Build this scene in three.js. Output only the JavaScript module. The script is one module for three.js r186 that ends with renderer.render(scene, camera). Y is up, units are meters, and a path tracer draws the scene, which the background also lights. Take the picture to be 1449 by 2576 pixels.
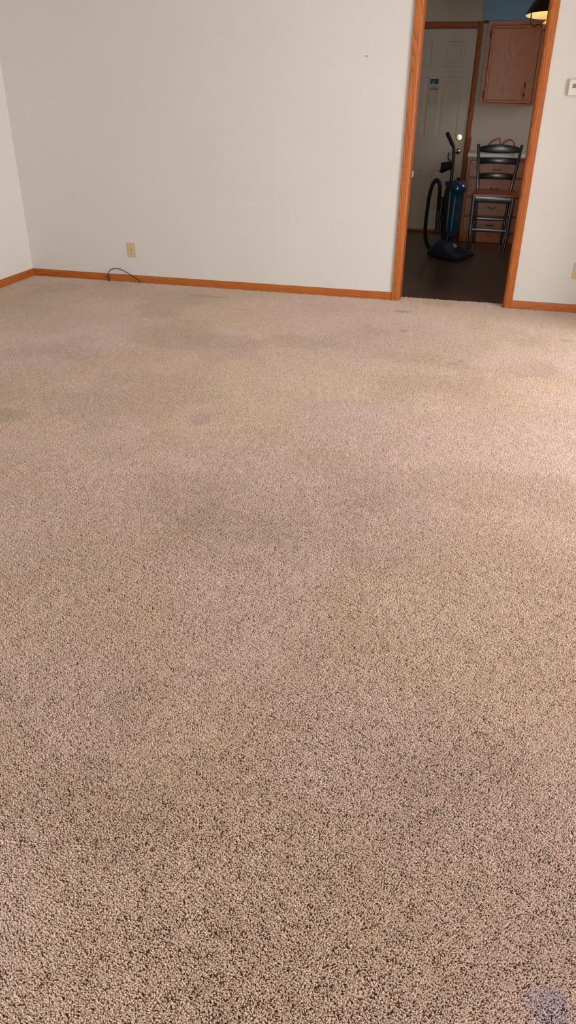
import * as THREE from 'three';
import { mergeGeometries, toCreasedNormals } from 'three/addons/utils/BufferGeometryUtils.js';
import { RoundedBoxGeometry } from 'three/addons/geometries/RoundedBoxGeometry.js';
import { RectAreaLightUniformsLib } from 'three/addons/lights/RectAreaLightUniformsLib.js';

// ------------------------------------------------------------------ camera, sky, daylight, exposure
RectAreaLightUniformsLib.init();
const scene = new THREE.Scene();
const camera = new THREE.PerspectiveCamera(2 * Math.atan(1288 / 1824.59) * 180 / Math.PI, 1449 / 2576, 0.05, 60);
camera.position.set(3.7537, 1.3589, 5.8291);
camera.rotation.set(-0.5165, 0.2404, 0.0124, 'YXZ');
scene.add(camera);
scene.background = new THREE.Color(0.80, 0.88, 1.0);                    // overcast sky outside the windows
const renderer = new THREE.WebGLRenderer({ antialias: true });
renderer.toneMapping = THREE.LinearToneMapping;
renderer.toneMappingExposure = 1.0;
renderer.shadowMap.enabled = true;
const ROOM = { x1: 7.0, z1: 9.4, h: 2.36 }, KIT = { x0: 1.7, x1: 5.1, z0: -3.589, h: 2.34 };
const WIN = {                                                            // openings: the daylight of each enters through its two panes
  right: { z0: 1.5, z1: 4.1, y0: 0.35, y1: 1.85, power: 18.2, color: 0xffffff },
  front: { x0: 2.75, x1: 4.75, y0: 0.08, y1: 2.03, power: 9.3, color: 0xffffff },      // sliding glass door
  kitchen: { z0: -2.6, z1: -1.7, y0: 1.1, y1: 1.95, power: 3.2, color: 0xf6f8ff },
};
function daylight(x, y, z, w, h, tx, tz, win) {
  for (const s of [-1, 1]) {
    const l = new THREE.RectAreaLight(win.color, win.power, w / 2 - 0.07, h);
    const d = s * (w / 4), along = Math.abs(tx - x) > Math.abs(tz - z);
    l.position.set(x + (along ? 0 : d), y, z + (along ? d : 0)); l.lookAt(along ? tx : x + d, y, along ? z + d : tz); l.name = 'window_daylight'; scene.add(l);
  }
}
{
  const r = WIN.right, f = WIN.front, k = WIN.kitchen, mid = (a, b) => (a + b) / 2;
  daylight(ROOM.x1 + 0.03, mid(r.y0, r.y1), mid(r.z0, r.z1), r.z1 - r.z0, r.y1 - r.y0 - 0.1, 0, mid(r.z0, r.z1), r);
  daylight(mid(f.x0, f.x1), mid(f.y0, f.y1), ROOM.z1 + 0.03, f.x1 - f.x0, f.y1 - f.y0 - 0.1, mid(f.x0, f.x1), 0, f);
  daylight(KIT.x1 + 0.03, mid(k.y0, k.y1), mid(k.z0, k.z1), k.z1 - k.z0, k.y1 - k.y0 - 0.1, 0, mid(k.z0, k.z1), k);
}

// ------------------------------------------------------------------ helpers
let seed = 20240611;
const rnd = () => { seed = (seed + 0x6D2B79F5) | 0; let t = Math.imul(seed ^ (seed >>> 15), 1 | seed); t = (t + Math.imul(t ^ (t >>> 7), 61 | t)) ^ t; return ((t ^ (t >>> 14)) >>> 0) / 4294967296; };
const hash = (x, y, s) => { let h = Math.imul(x | 0, 374761393) + Math.imul(y | 0, 668265263) + Math.imul(s | 0, 982451653); h = Math.imul(h ^ (h >>> 13), 1274126177); return ((h ^ (h >>> 16)) >>> 0) / 4294967296; };
const sm = (t) => t * t * (3 - 2 * t), lerp = (a, b, t) => a + (b - a) * t, clamp = (t, a = 0, b = 1) => Math.min(b, Math.max(a, t));
const step = (a, b, t) => sm(clamp((t - a) / (b - a)));
function noise(x, y, s = 0) {
  const i = Math.floor(x), j = Math.floor(y), u = sm(x - i), v = sm(y - j);
  return lerp(lerp(hash(i, j, s), hash(i + 1, j, s), u), lerp(hash(i, j + 1, s), hash(i + 1, j + 1, s), u), v);
}
function fbm(x, y, s = 0, n = 4) { let a = 0, w = 0.5, t = 0; for (let k = 0; k < n; k++) { a += w * noise(x, y, s + k * 17); t += w; w *= 0.5; x *= 2.03; y *= 2.03; } return a / t; }
const V = (x, y, z) => new THREE.Vector3(x, y, z);

const taken = {};
function numbered(name) { const n = taken[name] = (taken[name] ?? -1) + 1; return n ? `${name}_${String(n).padStart(3, '0')}` : name; }
function shade(m) { m.castShadow = true; m.receiveShadow = true; return m; }
function part(name, geos, mat, parent) {
  const list = Array.isArray(geos) ? geos : [geos];
  const g = list.length > 1 ? mergeGeometries(list.map(plain)) : list[0];
  const m = shade(new THREE.Mesh(g, mat)); m.name = parent === scene ? numbered(name) : name; parent.add(m); return m;
}
function plain(g) { const n = g.index ? g.toNonIndexed() : g; for (const k of Object.keys(n.attributes)) if (!['position', 'normal', 'uv'].includes(k)) n.deleteAttribute(k); return n; }
function thing(name, label, category, pos = [0, 0, 0], turn = 0, group) {
  const o = new THREE.Group(); o.name = numbered(name); o.position.set(...pos); o.rotation.y = turn; scene.add(o);
  o.userData = { label, category }; if (group) o.userData.group = group; return o;
}
function tag(o, label, category, group) { Object.assign(o.userData, { label, category }); if (group) o.userData.group = group; return o; }
function structure(name, label) { const o = new THREE.Group(); o.name = name; scene.add(o); o.userData = { kind: 'structure', label, category: name.split('_')[0] }; return o; }
function structMesh(name, label, geos, mat) { const m = part(name, geos, mat, scene); m.userData = { kind: 'structure', label, category: name.split('_')[0] }; return m; }

// uv in metres; v runs along the grain
function metric(g, grain = 'y', du = 0, dv = 0) {
  g = g.index ? g.toNonIndexed() : g;
  const p = g.attributes.position, n = g.attributes.normal, uv = new Float32Array(p.count * 2), c = ['x', 'y', 'z'], gi = c.indexOf(grain);
  for (let t = 0; t < p.count; t += 3) {
    const a = [0, 0, 0];
    for (let k = 0; k < 3; k++) { a[0] += n.getX(t + k); a[1] += n.getY(t + k); a[2] += n.getZ(t + k); }
    const d = a.map(Math.abs), m = d.indexOf(Math.max(...d));
    let vi = gi, ui = 3 - gi - m;
    if (m === gi) { ui = (gi + 1) % 3; vi = (gi + 2) % 3; }
    for (let k = 0; k < 3; k++) {
      const q = [p.getX(t + k), p.getY(t + k), p.getZ(t + k)];
      uv[(t + k) * 2] = q[ui] + du; uv[(t + k) * 2 + 1] = q[vi] + dv;
    }
  }
  g.setAttribute('uv', new THREE.BufferAttribute(uv, 2)); return g;
}
// box by its corners, edges rounded by r
function box(x0, x1, y0, y1, z0, z1, r = 0, grain = 'y', off = true) {
  const w = x1 - x0, h = y1 - y0, d = z1 - z0;
  const g = r > 0 ? new RoundedBoxGeometry(w, h, d, 2, Math.min(r, w / 2.01, h / 2.01, d / 2.01)) : new THREE.BoxGeometry(w, h, d);
  g.translate((x0 + x1) / 2, (y0 + y1) / 2, (z0 + z1) / 2);
  return metric(g, grain, off ? rnd() : 0, off ? rnd() * 3 : 0);
}
function loft(rings, closed = true, crease = 0.7) {                       // rings of equal length, capped at both ends
  const n = rings[0].length, pos = [], idx = [], uv = [];
  rings.forEach((r, i) => r.forEach((p, k) => { pos.push(p.x, p.y, p.z); uv.push(k / n, i / rings.length); }));
  for (let i = 0; i + 1 < rings.length; i++) for (let k = 0; k < n; k++) {
    const a = i * n + k, b = i * n + (k + 1) % n, c = a + n, d = b + n; idx.push(a, b, d, a, d, c);
  }
  if (closed) for (const e of closed === 'end' ? [rings.length - 1] : [0, rings.length - 1]) {
    const mid = rings[e].reduce((s, p) => s.add(p), V(0, 0, 0)).divideScalar(n), m = pos.length / 3; pos.push(mid.x, mid.y, mid.z); uv.push(0.5, 0.5);
    for (let k = 0; k < n; k++) { const a = e * n + k, b = e * n + (k + 1) % n; e ? idx.push(a, b, m) : idx.push(b, a, m); }
  }
  const g = new THREE.BufferGeometry();
  g.setAttribute('position', new THREE.Float32BufferAttribute(pos, 3)); g.setAttribute('uv', new THREE.Float32BufferAttribute(uv, 2)); g.setIndex(idx);
  return toCreasedNormals(g, crease);
}
function rrect(w, d, r, seg = 3) {                                        // counter-clockwise rounded rectangle in (u, v)
  const out = []; r = Math.min(r, w / 2 - 1e-5, d / 2 - 1e-5);
  for (const [cx, cy, a0] of [[w / 2 - r, d / 2 - r, 0], [-w / 2 + r, d / 2 - r, 1], [-w / 2 + r, -d / 2 + r, 2], [w / 2 - r, -d / 2 + r, 3]])
    for (let k = 0; k <= seg; k++) { const a = (a0 + k / seg) * Math.PI / 2; out.push([cx + r * Math.cos(a), cy + r * Math.sin(a)]); }
  return out;
}
// bar through points, each [x, y, z, width, depth]; width lies along "side"
function bar(pts, side = V(1, 0, 0), r = 0.004) {
  const c = pts.map((p) => V(p[0], p[1], p[2]));
  return loft(pts.map((p, i) => {
    const t = c[Math.min(i + 1, c.length - 1)].clone().sub(c[Math.max(i - 1, 0)]).normalize();
    const u = side.clone().addScaledVector(t, -side.dot(t)).normalize(), v = t.clone().cross(u).normalize();
    return rrect(p[3], p[4], r).map(([a, b]) => c[i].clone().addScaledVector(u, a).addScaledVector(v, b));
  }));
}
function tube(points, r, seg = 60, sides = 10) { return new THREE.TubeGeometry(new THREE.CatmullRomCurve3(points, false, 'centripetal'), seg, r, sides, false); }
function ball(p, r) { return new THREE.SphereGeometry(r, 14, 10).translate(p.x, p.y, p.z); }
const lathe = (pts, seg = 40) => new THREE.LatheGeometry(pts.map(([r, y]) => new THREE.Vector2(r, y)), seg);
function extrude(pts, depth, bevel = 0, seg = 2) {
  const s = new THREE.Shape(pts.map(([x, y]) => new THREE.Vector2(x, y)));
  return new THREE.ExtrudeGeometry(s, { depth, bevelEnabled: bevel > 0, bevelSize: bevel, bevelThickness: bevel, bevelSegments: seg, curveSegments: 12 });
}

// ------------------------------------------------------------------ textures and materials
function texture(w, h, fn, srgb = true) {
  const d = new Uint8Array(w * h * 4);
  for (let j = 0; j < h; j++) for (let i = 0; i < w; i++) { const c = fn(i / w, j / h), k = (j * w + i) * 4; d[k] = clamp(c[0]) * 255; d[k + 1] = clamp(c[1]) * 255; d[k + 2] = clamp(c[2]) * 255; d[k + 3] = 255; }
  const t = new THREE.DataTexture(d, w, h, THREE.RGBAFormat); t.wrapS = t.wrapT = THREE.MirroredRepeatWrapping; t.magFilter = THREE.LinearFilter; t.minFilter = THREE.LinearMipmapLinearFilter; t.generateMipmaps = true;
  if (srgb) t.colorSpace = THREE.SRGBColorSpace; t.needsUpdate = true; return t;
}
const mix3 = (a, b, t) => [lerp(a[0], b[0], t), lerp(a[1], b[1], t), lerp(a[2], b[2], t)];
function oakValue(u, v) {                                                 // u, v in metres; 0 pale early wood, 1 dark late wood and pores
  const wob = fbm(u * 9, v * 1.6, 3, 3);
  const cath = ((v * 0.9 + 0.35 * noise(u * 2, v * 0.7, 9)) % 1.0);
  const ring = u * 55 + wob * 7 + Math.abs(Math.sin(u * 14 + 0.4)) * cath * 5;
  const fr = ring - Math.floor(ring), band = Math.pow(fr, 2.2) * (1 - step(0.93, 1, fr));
  const pore = step(0.62, 0.8, noise(u * 1000, v * 22, 31)) * (0.35 + 0.65 * band);
  const fine = noise(u * 520, v * 7, 41);
  return { band, pore, fine, cloud: fbm(u * 5, v * 1.1, 77, 3) };
}
const oakW = 0.5, oakH = 1.6;
const oakMap = texture(512, 1024, (a, b) => {
  const o = oakValue(a * oakW, b * oakH);
  let c = mix3([0.775, 0.462, 0.195], [0.715, 0.388, 0.140], o.cloud);
  c = mix3(c, [0.50, 0.225, 0.075], 0.58 * o.band); c = mix3(c, [0.37, 0.155, 0.05], 0.55 * o.pore);
  const f = 0.96 + 0.08 * o.fine; return [c[0] * f, c[1] * f, c[2] * f];
});
oakMap.repeat.set(1 / oakW, 1 / oakH);
const oakBump = texture(512, 1024, (a, b) => { const o = oakValue(a * oakW, b * oakH), h = 0.8 - 0.5 * o.pore - 0.15 * o.band; return [h, h, h]; }, false);
oakBump.repeat.set(1 / oakW, 1 / oakH);
const M = {};
const cabinetMap = texture(512, 1024, (a, b) => {
  const o = oakValue(a * oakW, b * oakH);
  let c = mix3([0.80, 0.55, 0.335], [0.74, 0.465, 0.25], o.cloud);
  c = mix3(c, [0.52, 0.28, 0.13], 0.70 * o.band); c = mix3(c, [0.42, 0.23, 0.12], 0.6 * o.pore);
  const f = 0.95 + 0.10 * o.fine; return [c[0] * f, c[1] * f, c[2] * f];
});
cabinetMap.repeat.set(1 / oakW, 1 / oakH);
M.oak = new THREE.MeshPhysicalMaterial({ map: oakMap, bumpMap: oakBump, bumpScale: 0.00015, roughness: 0.45, specularIntensity: 0.7 });
M.cabinet = new THREE.MeshPhysicalMaterial({ map: cabinetMap, bumpMap: oakBump, bumpScale: 0.0002, roughness: 0.38, color: 0xf4dcc4, clearcoat: 0.15, clearcoatRoughness: 0.35 });
const wallBump = texture(512, 512, (a, b) => { const h = 0.6 * fbm(a * 90, b * 90, 5, 3) + 0.4 * noise(a * 34, b * 34, 8); return [h, h, h]; }, false);
wallBump.repeat.set(1 / 0.9, 1 / 0.9);
// the painted back wall: even paint, with the slightly paler rolled-over repair patch and seam that the paint shows
const wallMapW = 4.2, wallMapH = 2.4;
const wallMap = texture(1024, 640, (a, b) => {
  const x = a * wallMapW, y = b * wallMapH, n = fbm(x * 3, y * 3, 12, 4) - 0.5, g = noise(x * 60, y * 60, 15) - 0.5;
  let k = 1 + 0.018 * n + 0.008 * g;
  const w = 0.02 * (noise(x * 9, y * 9, 19) - 0.5);
  const inX = step(1.69, 1.73, x + w) * (1 - step(2.17, 2.185, x + w)), inY = step(0.40, 0.44, y + w) * (1 - step(0.665, 0.70, y + w));
  const edge = inX * inY * (1 - step(1.75, 1.79, x + w) * step(0.46, 0.50, y + w) * (1 - step(0.63, 0.65, y + w)));
  k += 0.012 * edge * noise(x * 14, y * 14, 23);
  const seam = step(2.19, 2.20, x + w) * (1 - step(2.215, 2.235, x + w)) * step(0.20, 0.3, y) * (1 - step(1.15, 1.4, y));
  k += 0.009 * seam - 0.012 * step(2.172, 2.178, x) * (1 - step(2.182, 2.19, x)) * step(0.5, 0.56, y) * (1 - step(0.66, 0.7, y));
  return [0.868 * k, 0.850 * k, 0.828 * k];
});
wallMap.repeat.set(1 / wallMapW, 1 / wallMapH);
M.wallBack = new THREE.MeshStandardMaterial({ map: wallMap, bumpMap: wallBump, bumpScale: 0.0006, roughness: 0.75 });
M.wall = new THREE.MeshStandardMaterial({ color: 0xe2dcd6, bumpMap: wallBump, bumpScale: 0.0006, roughness: 0.75 });
M.kitchenWall = new THREE.MeshStandardMaterial({ color: 0xdfd2bf, bumpMap: wallBump, bumpScale: 0.0006, roughness: 0.75 });
M.ceiling = new THREE.MeshStandardMaterial({ color: 0xd6d0c6, bumpMap: wallBump, bumpScale: 0.002, roughness: 0.95 });
M.blue = new THREE.MeshStandardMaterial({ color: 0x6f8fa3, bumpMap: wallBump, bumpScale: 0.0006, roughness: 0.6 });
const vinyl = texture(512, 512, (a, b) => {
  const x = a * 1.5, y = b * 1.5, n = fbm(x * 7, y * 7, 51, 5), s = step(0.72, 0.86, noise(x * 9, y * 130, 57)) * step(0.5, 0.7, noise(x * 4, y * 4, 59));
  const c = mix3([0.24, 0.175, 0.14], [0.36, 0.27, 0.215], n); return mix3(c, [0.47, 0.40, 0.33], 0.32 * s);
});
vinyl.repeat.set(1 / 1.5, 1 / 1.5);
M.vinyl = new THREE.MeshPhysicalMaterial({ map: vinyl, roughness: 0.3, bumpMap: wallBump, bumpScale: 0.0003 });
M.backing = new THREE.MeshStandardMaterial({ color: 0x8e745f, roughness: 1 });
M.door = new THREE.MeshStandardMaterial({ color: 0xe0d5c4, roughness: 0.5 });
M.laminate = new THREE.MeshStandardMaterial({ color: 0xf6f3ec, roughness: 0.38 });
M.brass = new THREE.MeshStandardMaterial({ color: 0xe9d29a, metalness: 1, roughness: 0.12 });
M.antique = new THREE.MeshStandardMaterial({ color: 0x6d4f2c, metalness: 1, roughness: 0.3 });
M.black = new THREE.MeshPhysicalMaterial({ color: 0x0b0b0d, roughness: 0.25, clearcoat: 0.6, clearcoatRoughness: 0.2 });
M.rubber = new THREE.MeshStandardMaterial({ color: 0x17151a, roughness: 0.62 });
M.plastic = new THREE.MeshPhysicalMaterial({ color: 0x161618, roughness: 0.4 });
M.teal = new THREE.MeshPhysicalMaterial({ color: 0x093c54, roughness: 0.22, clearcoat: 1, clearcoatRoughness: 0.06 });
M.tealDark = new THREE.MeshPhysicalMaterial({ color: 0x0b2430, roughness: 0.35, clearcoat: 0.3 });
M.greyLine = new THREE.MeshStandardMaterial({ color: 0x8d9aa0, roughness: 0.4 });
M.tan = new THREE.MeshStandardMaterial({ color: 0x9a8f80, roughness: 0.5 });
M.ivory = new THREE.MeshStandardMaterial({ color: 0xd3b98c, roughness: 0.4 });
M.ivoryLight = new THREE.MeshStandardMaterial({ color: 0xdcc79e, roughness: 0.35 });
M.slot = new THREE.MeshStandardMaterial({ color: 0x1c140c, roughness: 0.8 });
M.white = new THREE.MeshStandardMaterial({ color: 0xe4ddd3, roughness: 0.45 });
M.lcd = new THREE.MeshStandardMaterial({ color: 0x6d6d58, roughness: 0.25 });
M.cable = new THREE.MeshStandardMaterial({ color: 0x17191c, roughness: 0.5 });
M.orange = new THREE.MeshStandardMaterial({ color: 0xb4532b, roughness: 0.5 });
M.glass = new THREE.MeshPhysicalMaterial({ color: 0xffffff, transmission: 1, thickness: 0, roughness: 0, ior: 1.45 });
M.frame = new THREE.MeshStandardMaterial({ color: 0xeeeae2, roughness: 0.45 });
M.seat = new THREE.MeshPhysicalMaterial({ map: cabinetMap, color: 0xf0a467, roughness: 0.35, clearcoat: 0.4, clearcoatRoughness: 0.2 });
M.shadeOut = new THREE.MeshPhysicalMaterial({ color: 0x3c2114, roughness: 0.4, metalness: 0.5, side: THREE.DoubleSide });
M.shadeIn = new THREE.MeshStandardMaterial({ color: 0xf2e3b4, roughness: 0.6, side: THREE.DoubleSide });
M.bronze = new THREE.MeshStandardMaterial({ color: 0x33261b, roughness: 0.4, metalness: 0.7 });

// ------------------------------------------------------------------ the shell of the living room
const T = 0.12, OX0 = 3.2017, OX1 = 3.9995, OH = 2.045, CW = 0.057, BH = 0.0565;
const slab = (x0, x1, y0, y1, z0, z1) => box(x0, x1, y0, y1, z0, z1, 0, 'y', false);
structMesh('wall_back', 'cream painted wall with a faint repaired patch, pierced by the oak doorway',
  [slab(-T, OX0 - 0.013, -0.05, ROOM.h, -T, 0), slab(OX1 + 0.013, ROOM.x1 + T, -0.05, ROOM.h, -T, 0), slab(OX0 - 0.013, OX1 + 0.013, OH + 0.013, ROOM.h, -T, 0)], M.wallBack);
structMesh('wall_left', 'cream painted side wall at the left edge', slab(-T, 0, -0.05, ROOM.h, 0, ROOM.z1 + T), M.wall);
{
  const w = WIN.right, X = ROOM.x1;
  structMesh('wall_right', 'cream wall with the wide window, beside the camera',
    [slab(X, X + T, -0.05, ROOM.h, 0, w.z0), slab(X, X + T, -0.05, ROOM.h, w.z1, ROOM.z1 + T), slab(X, X + T, -0.05, w.y0, w.z0, w.z1), slab(X, X + T, w.y1, ROOM.h, w.z0, w.z1)], M.wall);
  const f = WIN.front, Z = ROOM.z1;
  structMesh('wall_front', 'cream wall with a sliding glass door, behind the camera',
    [slab(0, f.x0, -0.05, ROOM.h, Z, Z + T), slab(f.x1, X, -0.05, ROOM.h, Z, Z + T), slab(f.x0, f.x1, -0.05, f.y0, Z, Z + T), slab(f.x0, f.x1, f.y1, ROOM.h, Z, Z + T)], M.wall);
}
structMesh('wall_closet', 'short cream partition of the closet right of the doorway', slab(5.12, 5.24, -0.05, ROOM.h, 0, 0.9), M.wall);
structMesh('ceiling', 'white ceiling of the carpeted room', slab(-T, ROOM.x1 + T, ROOM.h, ROOM.h + 0.1, -T, ROOM.z1 + T), M.ceiling);
const PILE = 0.011;
const floor = structMesh('floor', 'beige cut pile carpet covering the whole room', [slab(-T, ROOM.x1 + T, -0.12, -PILE, 0, ROOM.z1 + T), slab(OX0 - 0.02, OX1 + 0.02, -0.12, -PILE, -0.122, 0)], M.backing);
// ------------------------------------------------------------------ the shell of the kitchen
const KZ = KIT.z0, KDX = { x0: 2.638, x1: 3.4513, h: 2.045 };
structMesh('floor_kitchen', 'dark brown vinyl kitchen floor', slab(KIT.x0 - T, KIT.x1 + T, -0.12, -0.002, KZ - T, -0.122), M.vinyl);
structMesh('ceiling_kitchen', 'white kitchen ceiling', slab(KIT.x0 - T, KIT.x1 + T, KIT.h, KIT.h + 0.1, KZ - T, -T), M.ceiling);
structMesh('wall_kitchen_back', 'cream kitchen wall around the white door',
  [slab(KIT.x0, KDX.x0 - 0.013, -0.05, KIT.h, KZ - T, KZ), slab(KDX.x1 + 0.013, KIT.x1, -0.05, KIT.h, KZ - T, KZ), slab(KDX.x0 - 0.013, KDX.x1 + 0.013, KDX.h + 0.013, KIT.h, KZ - T, KZ)], M.kitchenWall);
structMesh('wall_kitchen_left', 'cream left kitchen wall', slab(KIT.x0 - T, KIT.x0, -0.05, KIT.h, KZ - T, -T), M.kitchenWall);
{
  const w = WIN.kitchen, X = KIT.x1;
  structMesh('wall_kitchen_right', 'cream right kitchen wall with a small window',
    [slab(X, X + T, -0.05, KIT.h, KZ - T, w.z0), slab(X, X + T, -0.05, KIT.h, w.z1, -T), slab(X, X + T, -0.05, w.y0, w.z0, w.z1), slab(X, X + T, w.y1, KIT.h, w.z0, w.z1)], M.kitchenWall);
}
structMesh('wall_soffit', 'slate blue soffit above the kitchen cabinets', slab(KDX.x1 + CW - 0.002, KIT.x1, 2.0845, KIT.h, KZ, KZ + 0.33), M.blue);

// windows: frame, mullion, sill and pane
function windowUnit(n, label, place, w, h) {
  const o = structure(`window_${n}`, label); place(o);
  const f = 0.05, d = 0.07;
  part('window_frame', [box(-w / 2, w / 2, 0, f, -d, 0, 0.004), box(-w / 2, w / 2, h - f, h, -d, 0, 0.004), box(-w / 2, -w / 2 + f, f, h - f, -d, 0, 0.004), box(w / 2 - f, w / 2, f, h - f, -d, 0, 0.004)], M.frame, o);
  part('mullion', box(-0.02, 0.02, f, h - f, -d + 0.01, -0.01, 0.003), M.frame, o);
  part('window_sill', box(-w / 2 - 0.03, w / 2 + 0.03, -0.02, 0.0, -0.005, 0.10, 0.005, 'x'), M.oak, o);
  part('pane', new THREE.PlaneGeometry(w - 2 * f, h - 2 * f).translate(0, h / 2, -d + 0.03), M.glass, o);
}
windowUnit(1, 'wide window in the right wall', (o) => { o.position.set(ROOM.x1 + 0.1, WIN.right.y0, (WIN.right.z0 + WIN.right.z1) / 2); o.rotation.y = -Math.PI / 2; }, WIN.right.z1 - WIN.right.z0, WIN.right.y1 - WIN.right.y0);
windowUnit(2, 'sliding glass door in the wall behind the camera', (o) => { o.position.set((WIN.front.x0 + WIN.front.x1) / 2, WIN.front.y0, ROOM.z1 + 0.1); o.rotation.y = Math.PI; }, WIN.front.x1 - WIN.front.x0, WIN.front.y1 - WIN.front.y0);
windowUnit(3, 'small kitchen window', (o) => { o.position.set(KIT.x1 + 0.1, WIN.kitchen.y0, (WIN.kitchen.z0 + WIN.kitchen.z1) / 2); o.rotation.y = -Math.PI / 2; }, WIN.kitchen.z1 - WIN.kitchen.z0, WIN.kitchen.y1 - WIN.kitchen.y0);

// ------------------------------------------------------------------ oak trim
const casingProfile = [[0, 0], [0, 0.0135], [0.0015, 0.0155], [0.030, 0.0155], [0.044, 0.0135], [0.053, 0.0105], [0.0562, 0.0085], [CW, 0.006], [CW, 0]];   // x outer to inner edge, y proud of the wall
function upright(x, inner, y0, y1, z, front = 1) {                        // x: outer edge; inner: +1 if the opening lies to the right
  const pts = casingProfile.map(([a, b]) => [a * inner, b * front]);
  const g = extrude(inner * front > 0 ? pts.reverse() : pts, y1 - y0); g.rotateX(-Math.PI / 2); g.scale(1, 1, -1);
  g.translate(x, y0, z); const i = g.index; if (i) { /* keep */ }
  return metric(flip(g), 'y', rnd(), rnd() * 3);
}
function flip(g) {                                                        // mirrored geometry: turn the faces round again
  g = g.index ? g.toNonIndexed() : g; const p = g.attributes.position;
  for (let t = 0; t < p.count; t += 3) { const b = V().fromBufferAttribute(p, t + 1), c = V().fromBufferAttribute(p, t + 2); p.setXYZ(t + 1, c.x, c.y, c.z); p.setXYZ(t + 2, b.x, b.y, b.z); }
  g.computeVertexNormals(); return toCreasedNormals(g, 0.5);
}
function headCasing(x0, x1, y, z) {                                      // lower edge at y
  const g = extrude(casingProfile.map(([a, b]) => [b, CW - a]), x1 - x0); g.rotateY(Math.PI / 2); g.scale(1, 1, -1); g.translate(x0, y, z);
  return metric(flip(g), 'x', rnd(), rnd() * 3);
}
{
  const t = structure('trim_1', 'orange oak casing and jamb around the opening to the kitchen');
  part('casing', upright(OX0 - CW, 1, -PILE, OH + CW, 0), M.oak, t);
  part('casing', upright(OX1 + CW, -1, -PILE, OH + CW, 0), M.oak, t);
  part('casing', headCasing(OX0, OX1, OH, 0), M.oak, t);
  part('jamb', box(OX0 - 0.012, OX0 + 0.005, -PILE, OH, -0.135, 0.0, 0.0015), M.oak, t);
  part('jamb', box(OX1 - 0.005, OX1 + 0.012, -PILE, OH, -0.135, 0.0, 0.0015), M.oak, t);
  part('jamb', box(OX0, OX1, OH - 0.005, OH + 0.012, -0.135, 0, 0.0015, 'x'), M.oak, t);
  const k = structure('trim_2', 'oak casing around the white kitchen door');
  part('casing', upright(KDX.x0 - CW, 1, -0.002, KDX.h + CW, KZ), M.oak, k);
  part('casing', upright(KDX.x1 + CW, -1, -0.002, KDX.h + CW, KZ), M.oak, k);
  part('casing', headCasing(KDX.x0, KDX.x1, KDX.h, KZ), M.oak, k);
  part('jamb', box(KDX.x0 - 0.012, KDX.x0 + 0.004, -0.002, KDX.h, KZ - T, KZ), M.oak, k);
  part('jamb', box(KDX.x1 - 0.004, KDX.x1 + 0.012, -0.002, KDX.h, KZ - T, KZ), M.oak, k);
  part('jamb', box(KDX.x0, KDX.x1, KDX.h - 0.004, KDX.h + 0.012, KZ - T, KZ, 0, 'x'), M.oak, k);
  part('threshold', box(KDX.x0, KDX.x1, -0.002, 0.022, KZ - 0.10, KZ + 0.02, 0.006, 'x'), M.oak, k);
}
function baseProfile(len) { return extrude([[0, -PILE], [0.0115, -PILE], [0.0115, BH - 0.012], [0.0095, BH - 0.004], [0.006, BH], [0, BH]], len); }
function baseBoard(x0, z0, x1, z1) {                                     // wall behind lies to the left of the way from 0 to 1
  const len = Math.hypot(x1 - x0, z1 - z0), g = metric(toCreasedNormals(baseProfile(len), 0.4), 'z', rnd(), rnd() * 2);
  g.rotateY(Math.atan2(x1 - x0, z1 - z0)); g.translate(x0, 0, z0); return g;
}
{
  const b = structure('baseboard_back', 'low oak baseboard along the back wall');
  const board = (g) => part('board', g, M.oak, b);
  board(baseBoard(OX0 - CW - 0.0002, 0, 0.0, 0)); board(baseBoard(5.12, 0, OX1 + CW + 0.0002, 0));
  const l = structure('baseboard_left', 'low oak baseboard along the left wall');
  part('board', baseBoard(0, 0.0, 0, ROOM.z1), M.oak, l);
  const r = structure('baseboard_right', 'low oak baseboard under the wide window'); part('board', baseBoard(ROOM.x1, ROOM.z1, ROOM.x1, 0), M.oak, r);
  const f = structure('baseboard_front', 'low oak baseboard behind the camera'); part('board', baseBoard(0, ROOM.z1, ROOM.x1, ROOM.z1), M.oak, f);
}

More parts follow.
